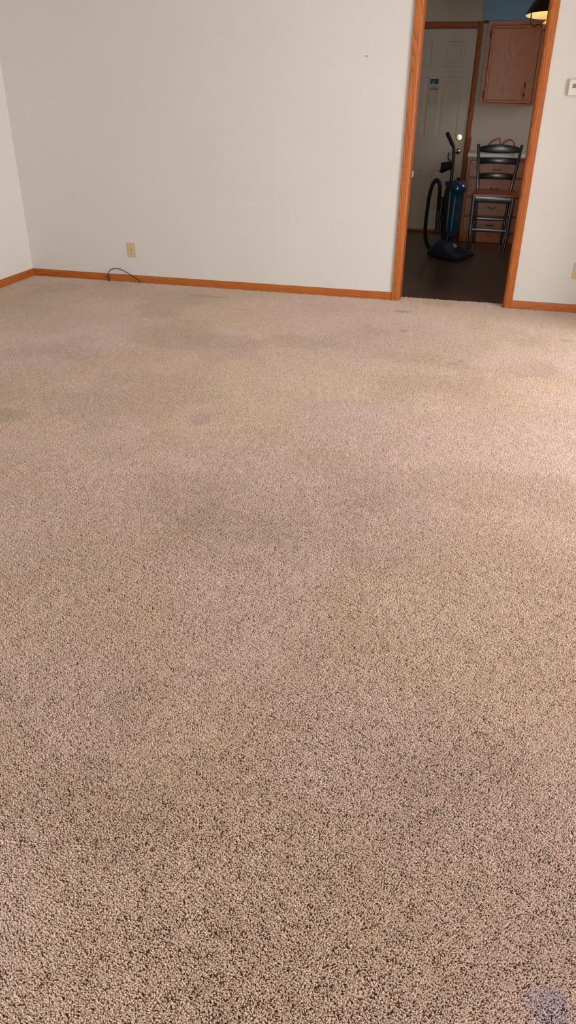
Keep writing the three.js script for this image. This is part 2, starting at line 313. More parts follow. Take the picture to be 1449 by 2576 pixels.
// ------------------------------------------------------------------ the white panelled kitchen door
{
  const d = structure('door_1', 'white six-panel kitchen door with brass deadbolt and knob');
  const x0 = KDX.x0 + 0.003, x1 = KDX.x1 - 0.006, y0 = 0.026, y1 = KDX.h - 0.006, zf = KZ - 0.012, zb = zf - 0.042;
  const cols = [[2.748, 2.990], [3.112, 3.345]], rows = [[0.20, 0.672], [1.008, 1.600], [1.690, 1.930]];
  const s = new THREE.Shape([[x0, y0], [x1, y0], [x1, y1], [x0, y1]].map(([x, y]) => new THREE.Vector2(x, y)));
  for (const [a, b] of cols) for (const [c, e] of rows) s.holes.push(new THREE.Path([[a, c], [a, e], [b, e], [b, c]].map(([x, y]) => new THREE.Vector2(x, y))));
  part('slab', [new THREE.ExtrudeGeometry(s, { depth: 0.012, bevelEnabled: false }).translate(0, 0, zf - 0.012), new THREE.BoxGeometry(x1 - x0, y1 - y0, 0.03).translate((x0 + x1) / 2, (y0 + y1) / 2, zb + 0.015)], M.door, d);
  for (const [a, b] of cols) for (const [c, e] of rows) {                  // moulding slopes in, then a raised field
    const w = b - a, h = e - c, R = (k, z) => [[a + k, c + k], [b - k, c + k], [b - k, e - k], [a + k, e - k]].map(([x, y]) => V(x, y, z));
    const g = loft([R(0, zf - 0.0005), R(0.010, zf - 0.0065), R(0.03, zf - 0.0065), R(0.055, zf - 0.002)], 'end', 0.1);
    part('door_panel', g, M.door, d);
  }
  const lock = (y, deep) => {
    const x = 3.3849, g = [lathe([[0, 0], [0.031, 0], [0.031, 0.006], [0.024, 0.012], [0, 0.012]], 28)];
    if (deep) g.push(lathe([[0.011, 0.01], [0.011, 0.035], [0.022, 0.042], [0.028, 0.055], [0.025, 0.07], [0, 0.074]], 28));
    else { g[0] = lathe([[0, 0], [0.033, 0], [0.0325, 0.008], [0.0295, 0.0118], [0.0285, 0.012], [0, 0.0126]], 32); }
    const out = g.map((q) => q.rotateX(Math.PI / 2).translate(x, y, zf));
    return out;
  };
  part('door_knob', lock(0.872, true), M.brass, d);
  const db = part('deadbolt', lock(1.013, false), M.brass, d);
  part('thumb_turn', box(3.3849 - 0.011, 3.3849 + 0.011, 1.010, 1.016, zf + 0.012, zf + 0.026, 0.002), M.brass, db);
}
// small paper notice on the door
{
  const cv = document.createElement('canvas'); cv.width = 128; cv.height = 320; const c = cv.getContext('2d');
  c.fillStyle = '#d8d0c4'; c.fillRect(0, 0, 128, 320);
  c.fillStyle = '#2c3237'; c.fillRect(12, 8, 108, 14); c.fillStyle = '#5f8796'; c.fillRect(10, 22, 108, 46); c.fillStyle = '#1f4a70'; c.fillRect(66, 28, 46, 34); c.fillStyle = '#c6d3d6'; c.fillRect(46, 26, 14, 34); c.fillStyle = '#3c5a66'; c.fillRect(12, 24, 30, 26);
  c.fillStyle = '#b99a90'; c.fillRect(26, 96, 76, 12); c.fillRect(14, 116, 104, 16); c.fillStyle = '#8d6c64'; c.fillRect(14, 132, 106, 4);
  c.strokeStyle = '#a58f86'; c.lineWidth = 4; c.strokeRect(16, 138, 100, 168); c.strokeStyle = '#c4b5aa'; c.lineWidth = 2;
  for (let y = 160; y < 300; y += 20) { c.beginPath(); c.moveTo(20, y); c.lineTo(112, y); c.stroke(); }
  const t = new THREE.CanvasTexture(cv); t.colorSpace = THREE.SRGBColorSpace;
  const g = new THREE.BoxGeometry(0.105, 0.255, 0.001);
  const paper = new THREE.MeshStandardMaterial({ color: 0xd8d0c4, roughness: 0.8 }), face = new THREE.MeshStandardMaterial({ map: t, roughness: 0.7 });
  const m = shade(new THREE.Mesh(g, [paper, paper, paper, paper, face, paper])); m.name = numbered('paper_notice'); m.position.set(3.048, 1.456, KZ - 0.0112); scene.add(m);
  tag(m, 'small paper notice with a blue picture taped to the white door', 'notice');
}

// ------------------------------------------------------------------ kitchen cabinets and counters
function pull(parent, x, y, z, len) {
  const h = len / 2;
  const m = part('handle', [tube([V(x, y - h * 0.75, z), V(x, y - h * 0.6, z + 0.018), V(x, y, z + 0.024), V(x, y + h * 0.6, z + 0.018), V(x, y + h * 0.75, z)], 0.0045, 24, 8),
    new THREE.SphereGeometry(1, 12, 8).scale(0.010, h * 0.42, 0.003).translate(x, y - h * 0.72, z + 0.001), new THREE.SphereGeometry(1, 12, 8).scale(0.010, h * 0.42, 0.003).translate(x, y + h * 0.72, z + 0.001)], M.antique, parent);
  m.userData.label = 'dark antique brass pull'; return m;
}
{
  const z0 = KZ, zf = KZ + 0.30, x0 = 3.563, x1 = 4.165, y0 = 1.334, y1 = 2.0835;
  const o = thing('wall_cabinet', 'oak wall cabinet with one panelled door under the blue soffit', 'cabinet', [(x0 + x1) / 2, y0, z0]);
  const g = new THREE.Group();
  const L = (geo) => geo.translate(-(x0 + x1) / 2, -y0, -z0);
  part('body', [L(box(x0 + 0.003, x0 + 0.018, y0 + 0.01, y1, z0, zf, 0.001)), L(box(x1 - 0.018, x1 - 0.003, y0 + 0.01, y1, z0, zf, 0.001)), L(box(x0 + 0.018, x1 - 0.018, y0 + 0.02, y0 + 0.035, z0, zf, 0, 'x')), L(box(x0 + 0.018, x1 - 0.018, y1 - 0.02, y1 - 0.005, z0, zf, 0, 'x')), L(box(x0 + 0.018, x1 - 0.018, y0 + 0.035, y1 - 0.02, z0, z0 + 0.006))], M.cabinet, o);
  part('face_frame', [L(box(x0, x0 + 0.04, y0, y1, zf, zf + 0.019, 0.0015)), L(box(x1 - 0.04, x1, y0, y1, zf, zf + 0.019, 0.0015)), L(box(x0 + 0.04, x1 - 0.04, y0, y0 + 0.04, zf, zf + 0.019, 0.0015, 'x')), L(box(x0 + 0.04, x1 - 0.04, y1 - 0.045, y1, zf, zf + 0.019, 0.0015, 'x'))], M.cabinet, o);
  // overlay door: a bevelled frame round a recessed flat panel
  const dx0 = 3.600, dx1 = 4.122, dy0 = 1.352, dy1 = 2.046, zd = zf + 0.020, s = 0.034;
  const D = part('door', [
    L(metric(extrude([[dx0 + 0.022, dy0 + 0.022], [dx1 - 0.022, dy0 + 0.022], [dx1 - 0.022, dy1 - 0.022], [dx0 + 0.022, dy1 - 0.022]], 0.006), 'y', 0.05, 0.13).translate(0, 0, zd + 0.004))], M.cabinet, o);
  const bevelFrame = (a, b, vertical, sign) => {                            // strip from outer edge to inner edge with a sloped outer face
    const P = [[0, 0], [0, 0.012], [0.010, 0.019], [s - 0.008, 0.019], [s, 0.011], [s, 0]];
    const len = b - a, e = extrude(P.map(([u, w]) => [u, w]), len);
    return e;
  };
  const stile = (x, dir) => { const e = bevelFrame(dy0, dy1); e.rotateX(-Math.PI / 2); e.scale(dir, 1, -1); const q = dir > 0 ? flip(e) : toCreasedNormals(e, 0.3); q.translate(x, dy0, zd); return L(metric(q, 'y', rnd(), rnd())); };
  const rail = (y, dir) => { const e = bevelFrame(dx0 + s, dx1 - s); e.rotateX(-Math.PI / 2); e.scale(1, 1, -1); e.rotateZ(-Math.PI / 2); e.scale(1, -1, 1); let q = toCreasedNormals(e, 0.3); if (dir < 0) { q.scale(1, -1, 1); q = flip(q); } q.translate(dx0 + s, y, zd); return L(metric(q, 'x', rnd(), rnd())); };
  part('door_frame', [stile(dx0, 1), stile(dx1, -1), rail(dy0, 1), rail(dy1, -1)], M.cabinet, D);
  const h = pull(D, 4.010 - (x0 + x1) / 2, 1.474 - y0, zd + 0.012 - z0, 0.135);
  for (const y of [dy0 + 0.05, dy1 - 0.11]) part('hinge', L(box(dx0 - 0.012, dx0 - 0.001, y, y + 0.06, zd - 0.001, zd + 0.006, 0.002)), M.bronze, o);
}
{
  const z0 = KZ, zf = KZ + 0.60, x0 = 3.528, x1 = 4.150;
  const o = thing('base_cabinet', 'oak base cabinet with four drawers behind the bar stool', 'cabinet', [x0, 0, z0]);
  const L = (g) => g.translate(-x0, 0, -z0);
  part('body', [L(box(x0 + 0.003, x1 - 0.003, 0.0, 0.85, z0, zf - 0.02, 0, 'y'))], M.cabinet, o);
  part('face_frame', [L(box(x0, x0 + 0.04, 0.1, 0.855, zf - 0.02, zf, 0.001)), L(box(x1 - 0.04, x1, 0.1, 0.855, zf - 0.02, zf, 0.001)), L(box(x0 + 0.04, x1 - 0.04, 0.83, 0.855, zf - 0.02, zf, 0.001, 'x')), L(box(x0 + 0.04, x1 - 0.04, 0.1, 0.125, zf - 0.02, zf, 0.001, 'x'))], M.cabinet, o);
  part('toe_board', L(box(x0, x1, 0, 0.1, zf - 0.02, zf - 0.004, 0.001, 'x')), M.oak, o);
  for (const [a, b] of [[0.115, 0.262], [0.278, 0.455], [0.471, 0.648], [0.664, 0.822]]) {
    const dr = part('drawer', L(metric(extrude([[x0 + 0.03, a + 0.006], [x1 - 0.03, a + 0.006], [x1 - 0.03, b - 0.006], [x0 + 0.03, b - 0.006]], 0.008, 0.006, 3), 'x', rnd(), rnd()).translate(0, 0, zf + 0.006)), M.cabinet, o);
    const k = part('handle', L(tube([V(3.80, (a + b) / 2, zf + 0.02), V(3.81, (a + b) / 2 - 0.004, zf + 0.04), V(3.84, (a + b) / 2 - 0.008, zf + 0.045), V(3.87, (a + b) / 2 - 0.004, zf + 0.04), V(3.88, (a + b) / 2, zf + 0.02)], 0.004, 20, 8)), M.antique, dr);
  }
}
{
  const o = thing('base_cabinet', 'oak base cabinet with one door at the far right of the kitchen', 'cabinet', [4.152, 0, KZ]);
  part('body', box(0, 0.93, 0, 0.85, 0, 0.58, 0, 'y'), M.cabinet, o);
  const d = part('door', box(0.03, 0.90, 0.125, 0.82, 0.582, 0.602, 0.006), M.cabinet, o);
  pull(d, 0.09, 0.70, 0.602, 0.12);
}
function slabTop(pts, r, y0, y1, grain) {                                  // plan outline with the listed corners rounded
  const s = new THREE.Shape(); const n = pts.length;
  pts.forEach(([x, z, rr], i) => {
    const p = pts[(i + n - 1) % n], q = pts[(i + 1) % n], a = new THREE.Vector2(p[0] - x, -(p[1] - z)).normalize(), b = new THREE.Vector2(q[0] - x, -(q[1] - z)).normalize(), c = new THREE.Vector2(x, -z), k = rr || 0.0001;
    const s0 = c.clone().addScaledVector(a, k), s1 = c.clone().addScaledVector(b, k);
    i ? s.lineTo(s0.x, s0.y) : s.moveTo(s0.x, s0.y); s.quadraticCurveTo(c.x, c.y, s1.x, s1.y);
  });
  s.closePath();
  const e = 0.003;
  return metric(new THREE.ExtrudeGeometry(s, { depth: y1 - y0 - 2 * e, bevelEnabled: true, bevelSize: e, bevelThickness: e, bevelSegments: 2, bevelOffset: -e, curveSegments: 10 }).rotateX(-Math.PI / 2).translate(0, y0 + e, 0), 'x');
}
{
  const o = thing('countertop', 'white laminate countertop with an orange cord lying on it', 'countertop', [3.53, 0.855, KZ]);
  part('slab', slabTop([[-0.010, 0.637], [1.55, 0.637], [1.55, 0.001], [-0.010, 0.001]], 0, 0.0, 0.039), M.laminate, o);
  const b = part('backsplash', box(-0.008, 1.55, 0.0392, 0.052, 0.001, 0.018, 0.004), M.laminate, scene); b.position.set(3.53, 0.855, KZ); tag(b, 'low white laminate strip along the kitchen wall behind the counter', 'backsplash');
}
{
  const m = part('oak_board', box(0, 0.011, 0, 0.125, 0, 0.05, 0.002), M.oak, scene); m.position.set(3.511, 0.8945, KZ + 0.02);
  tag(m, 'narrow oak board standing on the counter beside the door casing', 'board');
}
// counter run along the kitchen side of the dividing wall; its rounded corner shows past the left jamb
{
  const c = thing('base_cabinet', 'oak base cabinet behind the left jamb of the doorway', 'cabinet', [2.0, 0, -0.13]);
  part('body', box(0, 1.09, 0.0, 0.83, -0.58, -0.02), M.cabinet, c);
  part('door', box(0.58, 1.06, 0.12, 0.80, -0.602, -0.582, 0.005), M.cabinet, c); part('door', box(0.06, 0.54, 0.12, 0.80, -0.602, -0.582, 0.005), M.cabinet, c);
  const t = part('countertop', slabTop([[1.968, -0.14], [3.170, -0.14], [3.170, -0.765, 0.09], [1.968, -0.765]], 0, 0.831, 0.872), M.laminate, scene);
  tag(t, 'white laminate counter corner peeking past the left jamb', 'countertop');
}

// ------------------------------------------------------------------ orange extension cord on the counter
{
  const o = thing('extension_cord', 'coiled orange extension cord on the white counter behind the stool', 'cord', [3.83, 0.8965, -3.20]);
  const loop = (pts, r = 0.0042) => tube(pts.map(([x, y, z]) => V(x, y, z)), r, 48, 8), g = [];
  for (let k = 0; k < 7; k++) { const a = 0.16 + 0.02 * rnd(), b = 0.07 + 0.02 * rnd(), y = 0.006 + 0.006 * k, pts = []; for (let i = 0; i <= 24; i++) { const t = i / 24 * Math.PI * 2; pts.push([a * Math.cos(t) + 0.03 * (rnd() - 0.5), y + 0.004 * rnd(), b * Math.sin(t) + 0.012 * (rnd() - 0.5)]); } g.push(loop(pts)); }
  g.push(loop([[-0.125, 0.02, 0.03], [-0.108, 0.074, 0.02], [-0.07, 0.112, 0.01], [-0.02, 0.126, 0], [0.0, 0.11, 0], [0.02, 0.05, 0.01]]));
  g.push(loop([[-0.118, 0.02, 0.0], [-0.09, 0.085, 0.0], [-0.055, 0.108, 0.01], [-0.015, 0.118, 0.01], [-0.006, 0.136, 0], [0.003, 0.10, 0], [0.012, 0.03, 0.02]]));
  g.push(loop([[0.012, 0.03, 0.03], [0.03, 0.078, 0.02], [0.06, 0.11, 0.01], [0.098, 0.122, 0], [0.13, 0.112, 0], [0.152, 0.078, 0], [0.155, 0.02, 0.01]]));
  g.push(loop([[0.0, 0.03, 0.0], [0.03, 0.066, 0], [0.068, 0.098, 0.01], [0.105, 0.114, 0.01], [0.142, 0.10, 0.01], [0.166, 0.05, 0.0], [0.168, 0.01, 0.0]]));
  part('cord', g, M.orange, o);
  part('plug', [new RoundedBoxGeometry(0.10, 0.045, 0.05, 2, 0.012).translate(-0.03, 0.024, 0.10), new THREE.CylinderGeometry(0.012, 0.016, 0.06, 14).rotateZ(1.3).translate(0.05, 0.02, 0.105)], M.rubber, o);
}

// ------------------------------------------------------------------ bar stool
{
  const o = thing('bar_stool', 'black ladder-back bar stool with a brown wooden seat', 'stool', [3.838, -0.002, -2.675]);
  const H = 0.545;
  // seat: trapezoid with rounded corners, wider at the front
  const pl = [[-0.225, 0.225, 0.03], [0.222, 0.225, 0.03], [0.185, -0.17, 0.02], [-0.175, -0.17, 0.02]];
  part('seat', slabTop(pl, 0, H - 0.022, H + 0.003), M.seat, o);
  part('apron', [bar([[-0.185, H - 0.052, 0.185, 0.016, 0.058], [0.185, H - 0.052, 0.185, 0.016, 0.058]], V(0, 0, 1), 0.002), bar([[-0.15, H - 0.052, -0.15, 0.016, 0.058], [0.15, H - 0.052, -0.15, 0.016, 0.058]], V(0, 0, 1), 0.002),
    bar([[-0.19, H - 0.052, 0.19, 0.016, 0.058], [-0.155, H - 0.052, -0.155, 0.016, 0.058]], V(1, 0, 0), 0.002), bar([[0.19, H - 0.052, 0.19, 0.016, 0.058], [0.155, H - 0.052, -0.155, 0.016, 0.058]], V(1, 0, 0), 0.002)], M.black, o);
  for (const s of [-1, 1]) part('leg', bar([[s * 0.182, 0, 0.20, 0.026, 0.026], [s * 0.192, 0.25, 0.197, 0.032, 0.032], [s * 0.196, H - 0.022, 0.193, 0.036, 0.036]]), M.black, o);
  const postX = (y) => (y < H ? lerp(0.143, 0.170, y / H) : lerp(0.170, 0.219, (y - H) / 0.43)), postZ = (y) => (y < H ? lerp(-0.215, -0.185, y / H) : -0.185 - 0.06 * Math.pow((y - H) / 0.43, 1.3));
  for (const s of [-1, 1]) {
    const p = part('leg', bar([0, 0.15, 0.3, 0.45, H, 0.62, 0.7, 0.8, 0.9, 0.972].map((y) => [s * postX(y), y, postZ(y), 0.030, 0.032])), M.black, o);
    part('finial', [new THREE.SphereGeometry(0.0155, 14, 10).scale(1, 0.55, 1).translate(s * postX(0.975), 0.975, postZ(0.975))], M.black, p);
  }
  const slat = (y, h, arch, crest) => {                                     // bowed backwards between the posts
    const n = 16, rings = [];
    for (let i = 0; i <= n; i++) {
      const t = i / n * 2 - 1, x = t * postX(y), bow = 0.028 * (1 - t * t), up = arch * (1 - t * t), z = postZ(y) - bow, hh = h * (crest ? 1 - 0.48 * t * t : 1);
      rings.push(rrect(0.014, hh, 0.005).map(([a, b]) => V(x, y + up + b, z + a - b * 0.045)).reverse());
    }
    return loft(rings);
  };
  part('crest_rail', slat(0.932, 0.082, 0.010, true), M.black, o);
  part('slat', slat(0.823, 0.058, 0.008), M.black, o); part('slat', slat(0.678, 0.056, 0.008), M.black, o);
  part('stretcher', bar([[-0.19, 0.198, 0.197, 0.018, 0.030], [0.19, 0.198, 0.197, 0.018, 0.030]], V(0, 0, 1), 0.003), M.black, o);
  part('stretcher', bar([[-0.155, 0.258, -0.205, 0.018, 0.030], [0.155, 0.258, -0.205, 0.018, 0.030]], V(0, 0, 1), 0.003), M.black, o);
  for (const s of [-1, 1]) part('stretcher', bar([[s * 0.188, 0.225, 0.197, 0.018, 0.028], [s * 0.152, 0.225, -0.20, 0.018, 0.028]], V(1, 0, 0), 0.003), M.black, o);
}

// ------------------------------------------------------------------ upright vacuum cleaner; its own forward is +x
{
  const o = thing('vacuum_cleaner', 'upright vacuum cleaner with a teal cover and looped black hose', 'vacuum', [3.46, -0.002, -1.98], -0.49);
  // floor head
  const hood = [];
  const prof = [[-0.155, 0.085, 0.10], [-0.13, 0.118, 0.11], [-0.075, 0.172, 0.120], [-0.03, 0.195, 0.128], [0.015, 0.160, 0.142], [0.07, 0.104, 0.158], [0.14, 0.072, 0.166], [0.19, 0.058, 0.167], [0.205, 0.045, 0.164]];
  for (const [x, h, w] of prof) { const r = []; for (let k = 0; k <= 14; k++) { const a = Math.PI * k / 14, c = Math.cos(a), s = Math.sin(a); r.push(V(x, 0.03 + (h - 0.03) * Math.pow(s, 0.45), w * Math.sign(c) * Math.pow(Math.abs(c), 0.45))); } hood.push(r); }
  part('floor_head', loft(hood, true, 0.6), M.tealDark, o);
  part('bumper', [loft([[-0.16, 0.102], [-0.1, 0.118], [0.0, 0.142], [0.1, 0.166], [0.19, 0.171], [0.208, 0.166]].map(([x, w]) => rrect(2 * w, 0.026, 0.008).map(([a, b]) => V(x, 0.024 + b, a)).reverse()), true, 0.6)], M.rubber, o);
  for (const s of [-1, 1]) part('wheel', new THREE.CylinderGeometry(0.034, 0.034, 0.022, 24).rotateX(Math.PI / 2).translate(-0.12, 0.034, s * 0.122), M.rubber, o);
  for (const s of [-1, 1]) part('wheel', new THREE.CylinderGeometry(0.018, 0.018, 0.02, 18).rotateX(Math.PI / 2).translate(0.12, 0.018, s * 0.12), M.rubber, o);
  const knob = part('height_knob', new THREE.CylinderGeometry(0.024, 0.026, 0.02, 24).rotateZ(-0.55).translate(0.062, 0.112, -0.015), M.tan, o); knob.userData.label = 'pale round height knob';
  // swivel neck and spine
  part('neck', loft([[0.11, 0.085, 0.105], [0.17, 0.08, 0.12], [0.23, 0.075, 0.13]].map(([y, d, w]) => rrect(d * 1.2, w, 0.02).map(([a, b]) => V(-0.025 + a, y, b)).reverse())), M.plastic, o);
  part('spine', loft([[0.20, 0.066, 0.11], [0.26, 0.080, 0.145], [0.45, 0.084, 0.150], [0.60, 0.080, 0.142], [0.67, 0.066, 0.115], [0.70, 0.044, 0.07]].map(([y, d, w]) => rrect(d, w, 0.018).map(([a, b]) => V(-0.036 + a, y, b)).reverse())), M.plastic, o);
  const cover = [[0.205, 0.45, 0.72], [0.225, 0.68, 0.86], [0.27, 0.80, 0.93], [0.40, 0.84, 0.96], [0.55, 0.86, 0.97], [0.60, 0.90, 0.98], [0.615, 1.06, 1.05], [0.635, 1.14, 1.09], [0.66, 1.12, 1.06], [0.685, 0.98, 0.94], [0.705, 0.70, 0.70], [0.716, 0.34, 0.36]].map(([y, a, b]) => {
    const r = []; for (let k = 0; k <= 18; k++) { const t = -Math.PI / 2 + Math.PI * k / 18; r.push(V(0.008 + 0.092 * a * Math.pow(Math.cos(t), 0.7), y, 0.080 * b * Math.sin(t))); } return r.reverse();
  });
  part('bag_cover', loft(cover, true, 0.9), M.teal, o);
  for (const s of [-1, 1]) part('trim_strip', bar([[0.008, 0.26, s * 0.079, 0.005, 0.004], [0.009, 0.45, s * 0.082, 0.005, 0.004], [0.009, 0.63, s * 0.083, 0.005, 0.004]]), M.greyLine, o);
  const latch = part('latch', new RoundedBoxGeometry(0.036, 0.02, 0.036, 2, 0.006).translate(0.035, 0.724, 0), M.plastic, o);
  // handle
  part('handle', tube([V(-0.046, 0.66, 0), V(-0.05, 0.80, 0), V(-0.053, 0.93, 0), V(-0.062, 0.985, 0), V(-0.092, 1.03, 0), V(-0.112, 1.056, 0)], 0.0155, 50, 14), M.plastic, o);
  part('grip', [tube([V(-0.082, 1.014, 0), V(-0.105, 1.047, 0), V(-0.142, 1.098, 0)], 0.0185, 24, 14), ball(V(-0.142, 1.098, 0), 0.0185)], M.rubber, o);
  part('cord_hook', tube([V(-0.054, 0.86, 0), V(-0.082, 0.868, 0), V(-0.105, 0.888, 0), V(-0.112, 0.915, 0), V(-0.106, 0.938, 0)], 0.006, 30, 10), M.plastic, o);
  part('tool', [loft([[-0.055, 0.825, 0.052, 0.035], [-0.10, 0.826, 0.075, 0.045], [-0.135, 0.815, 0.088, 0.05], [-0.165, 0.797, 0.070, 0.055]].map(([x, y, h, w]) => rrect(h, w, 0.012).map(([a, b]) => V(x, y + a, b)))), new RoundedBoxGeometry(0.03, 0.022, 0.045, 2, 0.006).rotateZ(0.5).translate(-0.160, 0.842, 0), new RoundedBoxGeometry(0.03, 0.022, 0.045, 2, 0.006).rotateZ(-0.3).translate(-0.165, 0.775, 0)], M.plastic, o);
  part('cord_rest', new RoundedBoxGeometry(0.02, 0.035, 0.05, 2, 0.005).translate(-0.088, 0.675, 0), M.plastic, o);
  // ribbed hose
  const hc = new THREE.CatmullRomCurve3([V(-0.145, 0.075, 0.06), V(-0.185, 0.07, 0.06), V(-0.232, 0.15, 0.06), V(-0.25, 0.26, 0.06), V(-0.247, 0.42, 0.06), V(-0.236, 0.57, 0.06), V(-0.205, 0.675, 0.06), V(-0.172, 0.700, 0.06), V(-0.14, 0.672, 0.06), V(-0.126, 0.60, 0.06), V(-0.125, 0.5, 0.06), V(-0.118, 0.40, 0.06)], false, 'centripetal');
  const N = 420, fr = hc.computeFrenetFrames(N, false), rings = [];
  for (let i = 0; i <= N; i++) { const p = hc.getPointAt(i / N), r = 0.0185 + 0.0018 * Math.cos(i * Math.PI / 2), ring = []; for (let k = 0; k < 12; k++) { const a = k / 12 * Math.PI * 2; ring.push(p.clone().addScaledVector(fr.normals[i], r * Math.cos(a)).addScaledVector(fr.binormals[i], r * Math.sin(a))); } rings.push(ring); }
  part('hose', loft(rings, true, 1.2), M.rubber, o);
  part('wand', [tube([V(-0.118, 0.42, 0.06), V(-0.116, 0.30, 0.06), V(-0.112, 0.21, 0.06)], 0.021, 20, 14), tube([V(-0.085, 0.24, 0.078), V(-0.085, 0.40, 0.078), V(-0.083, 0.56, 0.074)], 0.014, 24, 14)], M.plastic, o);
  part('hose_clip', new RoundedBoxGeometry(0.05, 0.03, 0.03, 2, 0.006).translate(-0.095, 0.46, 0.06), M.plastic, o);
}

// ------------------------------------------------------------------ hanging kitchen lamp
{
  const lx = 4.085, ly = 1.985, lz = -1.6;
  const o = thing('pendant_lamp', 'brown pendant lamp with a cream inside hanging behind the right jamb', 'lamp', [lx, ly, lz]);
  const tip = new THREE.Group();
  const R = 0.205, tilt = (g) => g.rotateX(-0.07);
  const outer = [], inner = [];
  for (let k = 0; k <= 14; k++) { const t = k / 14, r = lerp(0.035, R, Math.pow(t, 0.85)), y = 0.20 * (1 - Math.pow(t, 1.35)); outer.push([r, y]); inner.push([r - 0.004, y - 0.003]); }
  part('shade', tilt(lathe([[0.0, 0.215], [0.03, 0.21], ...outer, [R + 0.003, -0.004], [R, -0.006]], 56)), M.shadeOut, o);
  const lin = part('shade_lining', tilt(lathe([[0.004, 0.196], ...inner.slice(0, -1), [R - 0.003, -0.003]], 56)), M.shadeIn, o); lin.userData.label = 'cream lining of the shade';
  part('hanging_cord', [new THREE.CylinderGeometry(0.006, 0.006, KIT.h - ly - 0.23, 10).translate(0, 0.212 + (KIT.h - ly - 0.23) / 2, 0)], M.bronze, o);
  part('ceiling_cap', lathe([[0, 0], [0.02, 0], [0.055, 0.018], [0.06, 0.03], [0, 0.03]], 28).translate(0, KIT.h - ly - 0.03, 0), M.bronze, o);
  for (let k = 0; k < 3; k++) {
    const a = Math.PI * (1.12 + k * 2 / 3), c = Math.cos(a), s = Math.sin(a), at = (r, y) => V(c * r, y, s * r);
    part('arm', [tube([at(0.168, 0.05), at(0.166, -0.01), at(0.158, -0.052), at(0.125, -0.075), at(0.09, -0.06), at(0.055, -0.085), at(0.03, -0.105)], 0.005, 36, 8)], M.bronze, o);
  }
  part('font', lathe([[0, -0.15], [0.012, -0.148], [0.016, -0.13], [0.04, -0.118], [0.062, -0.09], [0.058, -0.055], [0.03, -0.035], [0.022, -0.01], [0.03, 0.0], [0, 0.002]], 32), M.brass, o);
  const bulb = part('bulb', new THREE.SphereGeometry(0.028, 20, 14).scale(1, 1.3, 1).translate(0, 0.045, 0), new THREE.MeshStandardMaterial({ color: 0xfff0d0, emissive: 0xffdfa6, emissiveIntensity: 0.8, roughness: 0.5 }), o);
  const l = new THREE.PointLight(0xffdfb0, 0.085); l.position.set(0, 0.045, 0); l.castShadow = true; o.add(l);
}

// ------------------------------------------------------------------ small things on the living-room walls
function outlet(name, label, x, y, plateMat, faceMat) {
  const o = thing(name, label, 'outlet', [x, y, 0]);
  part('cover_plate', new RoundedBoxGeometry(0.070, 0.114, 0.007, 2, 0.003).translate(0.035, 0.057, 0.0025), plateMat, o);
  for (const cy of [0.0375, 0.0765]) {
    const f = part('socket', [new THREE.CylinderGeometry(0.0165, 0.0165, 0.004, 28).rotateX(Math.PI / 2).scale(1, 0.86, 1).translate(0.035, cy, 0.0065)], faceMat, o);
    part('slot', [box(0.0275, 0.0295, cy - 0.002, cy + 0.007, 0.0083, 0.0088), box(0.0405, 0.0425, cy - 0.001, cy + 0.006, 0.0083, 0.0088), new THREE.CylinderGeometry(0.0026, 0.0026, 0.0006, 12).rotateX(Math.PI / 2).translate(0.035, cy - 0.0075, 0.0085)], M.slot, f);
  }
  part('screw', new THREE.CylinderGeometry(0.003, 0.003, 0.002, 14).rotateX(Math.PI / 2).translate(0.035, 0.057, 0.006), M.antique, o);
  return o;
}
outlet('wall_outlet', 'ivory duplex outlet on the cream wall above the black cable', 0.922, 0.203, M.ivory, M.ivoryLight);
outlet('wall_outlet', 'tan outlet at the right edge, right of the doorway', 4.449, 0.2415, M.ivory, M.ivory);
{
  const o = thing('thermostat', 'white thermostat with a small grey display right of the doorway', 'thermostat', [4.192, 1.403, 0]);
  part('body', new RoundedBoxGeometry(0.125, 0.096, 0.030, 4, 0.009).translate(0.0625, 0.048, 0.014), M.white, o);
  part('base_plate', new RoundedBoxGeometry(0.115, 0.086, 0.006, 2, 0.002).translate(0.0625, 0.048, 0.002), M.white, o);
  part('display', box(0.024, 0.085, 0.044, 0.069, 0.0285, 0.0298), M.lcd, o);
}
{
  const c = part('cable', [
    tube([V(0.741, -0.006, 0.030), V(0.734, 0.022, 0.022), V(0.728, 0.056, 0.020), V(0.742, 0.080, 0.020), V(0.768, 0.096, 0.020), V(0.803, 0.104, 0.022), V(0.850, 0.099, 0.024), V(0.905, 0.077, 0.026), V(0.957, 0.050, 0.028), V(0.998, 0.027, 0.028), V(1.012, 0.015, 0.028), V(1.010, -0.006, 0.030)], 0.0031, 140, 8),
    tube([V(0.741, -0.004, 0.034), V(0.727, 0.004, 0.03), V(0.721, 0.024, 0.024), V(0.722, 0.042, 0.022), V(0.729, 0.054, 0.02)], 0.0031, 40, 8)], M.cable, scene);
  tag(c, 'thin black cable arching out of the carpet against the baseboard', 'cable');
  const n = part('nail', [new THREE.CylinderGeometry(0.0032, 0.0032, 0.0015, 14).rotateX(Math.PI / 2).translate(2.842, 1.627, 0.006), new THREE.CylinderGeometry(0.0014, 0.0014, 0.016, 8).rotateX(Math.PI / 2).translate(2.842, 1.627, -0.001)], M.slot, scene);
  tag(n, 'tiny dark nail in the cream wall left of the doorway', 'nail');
}

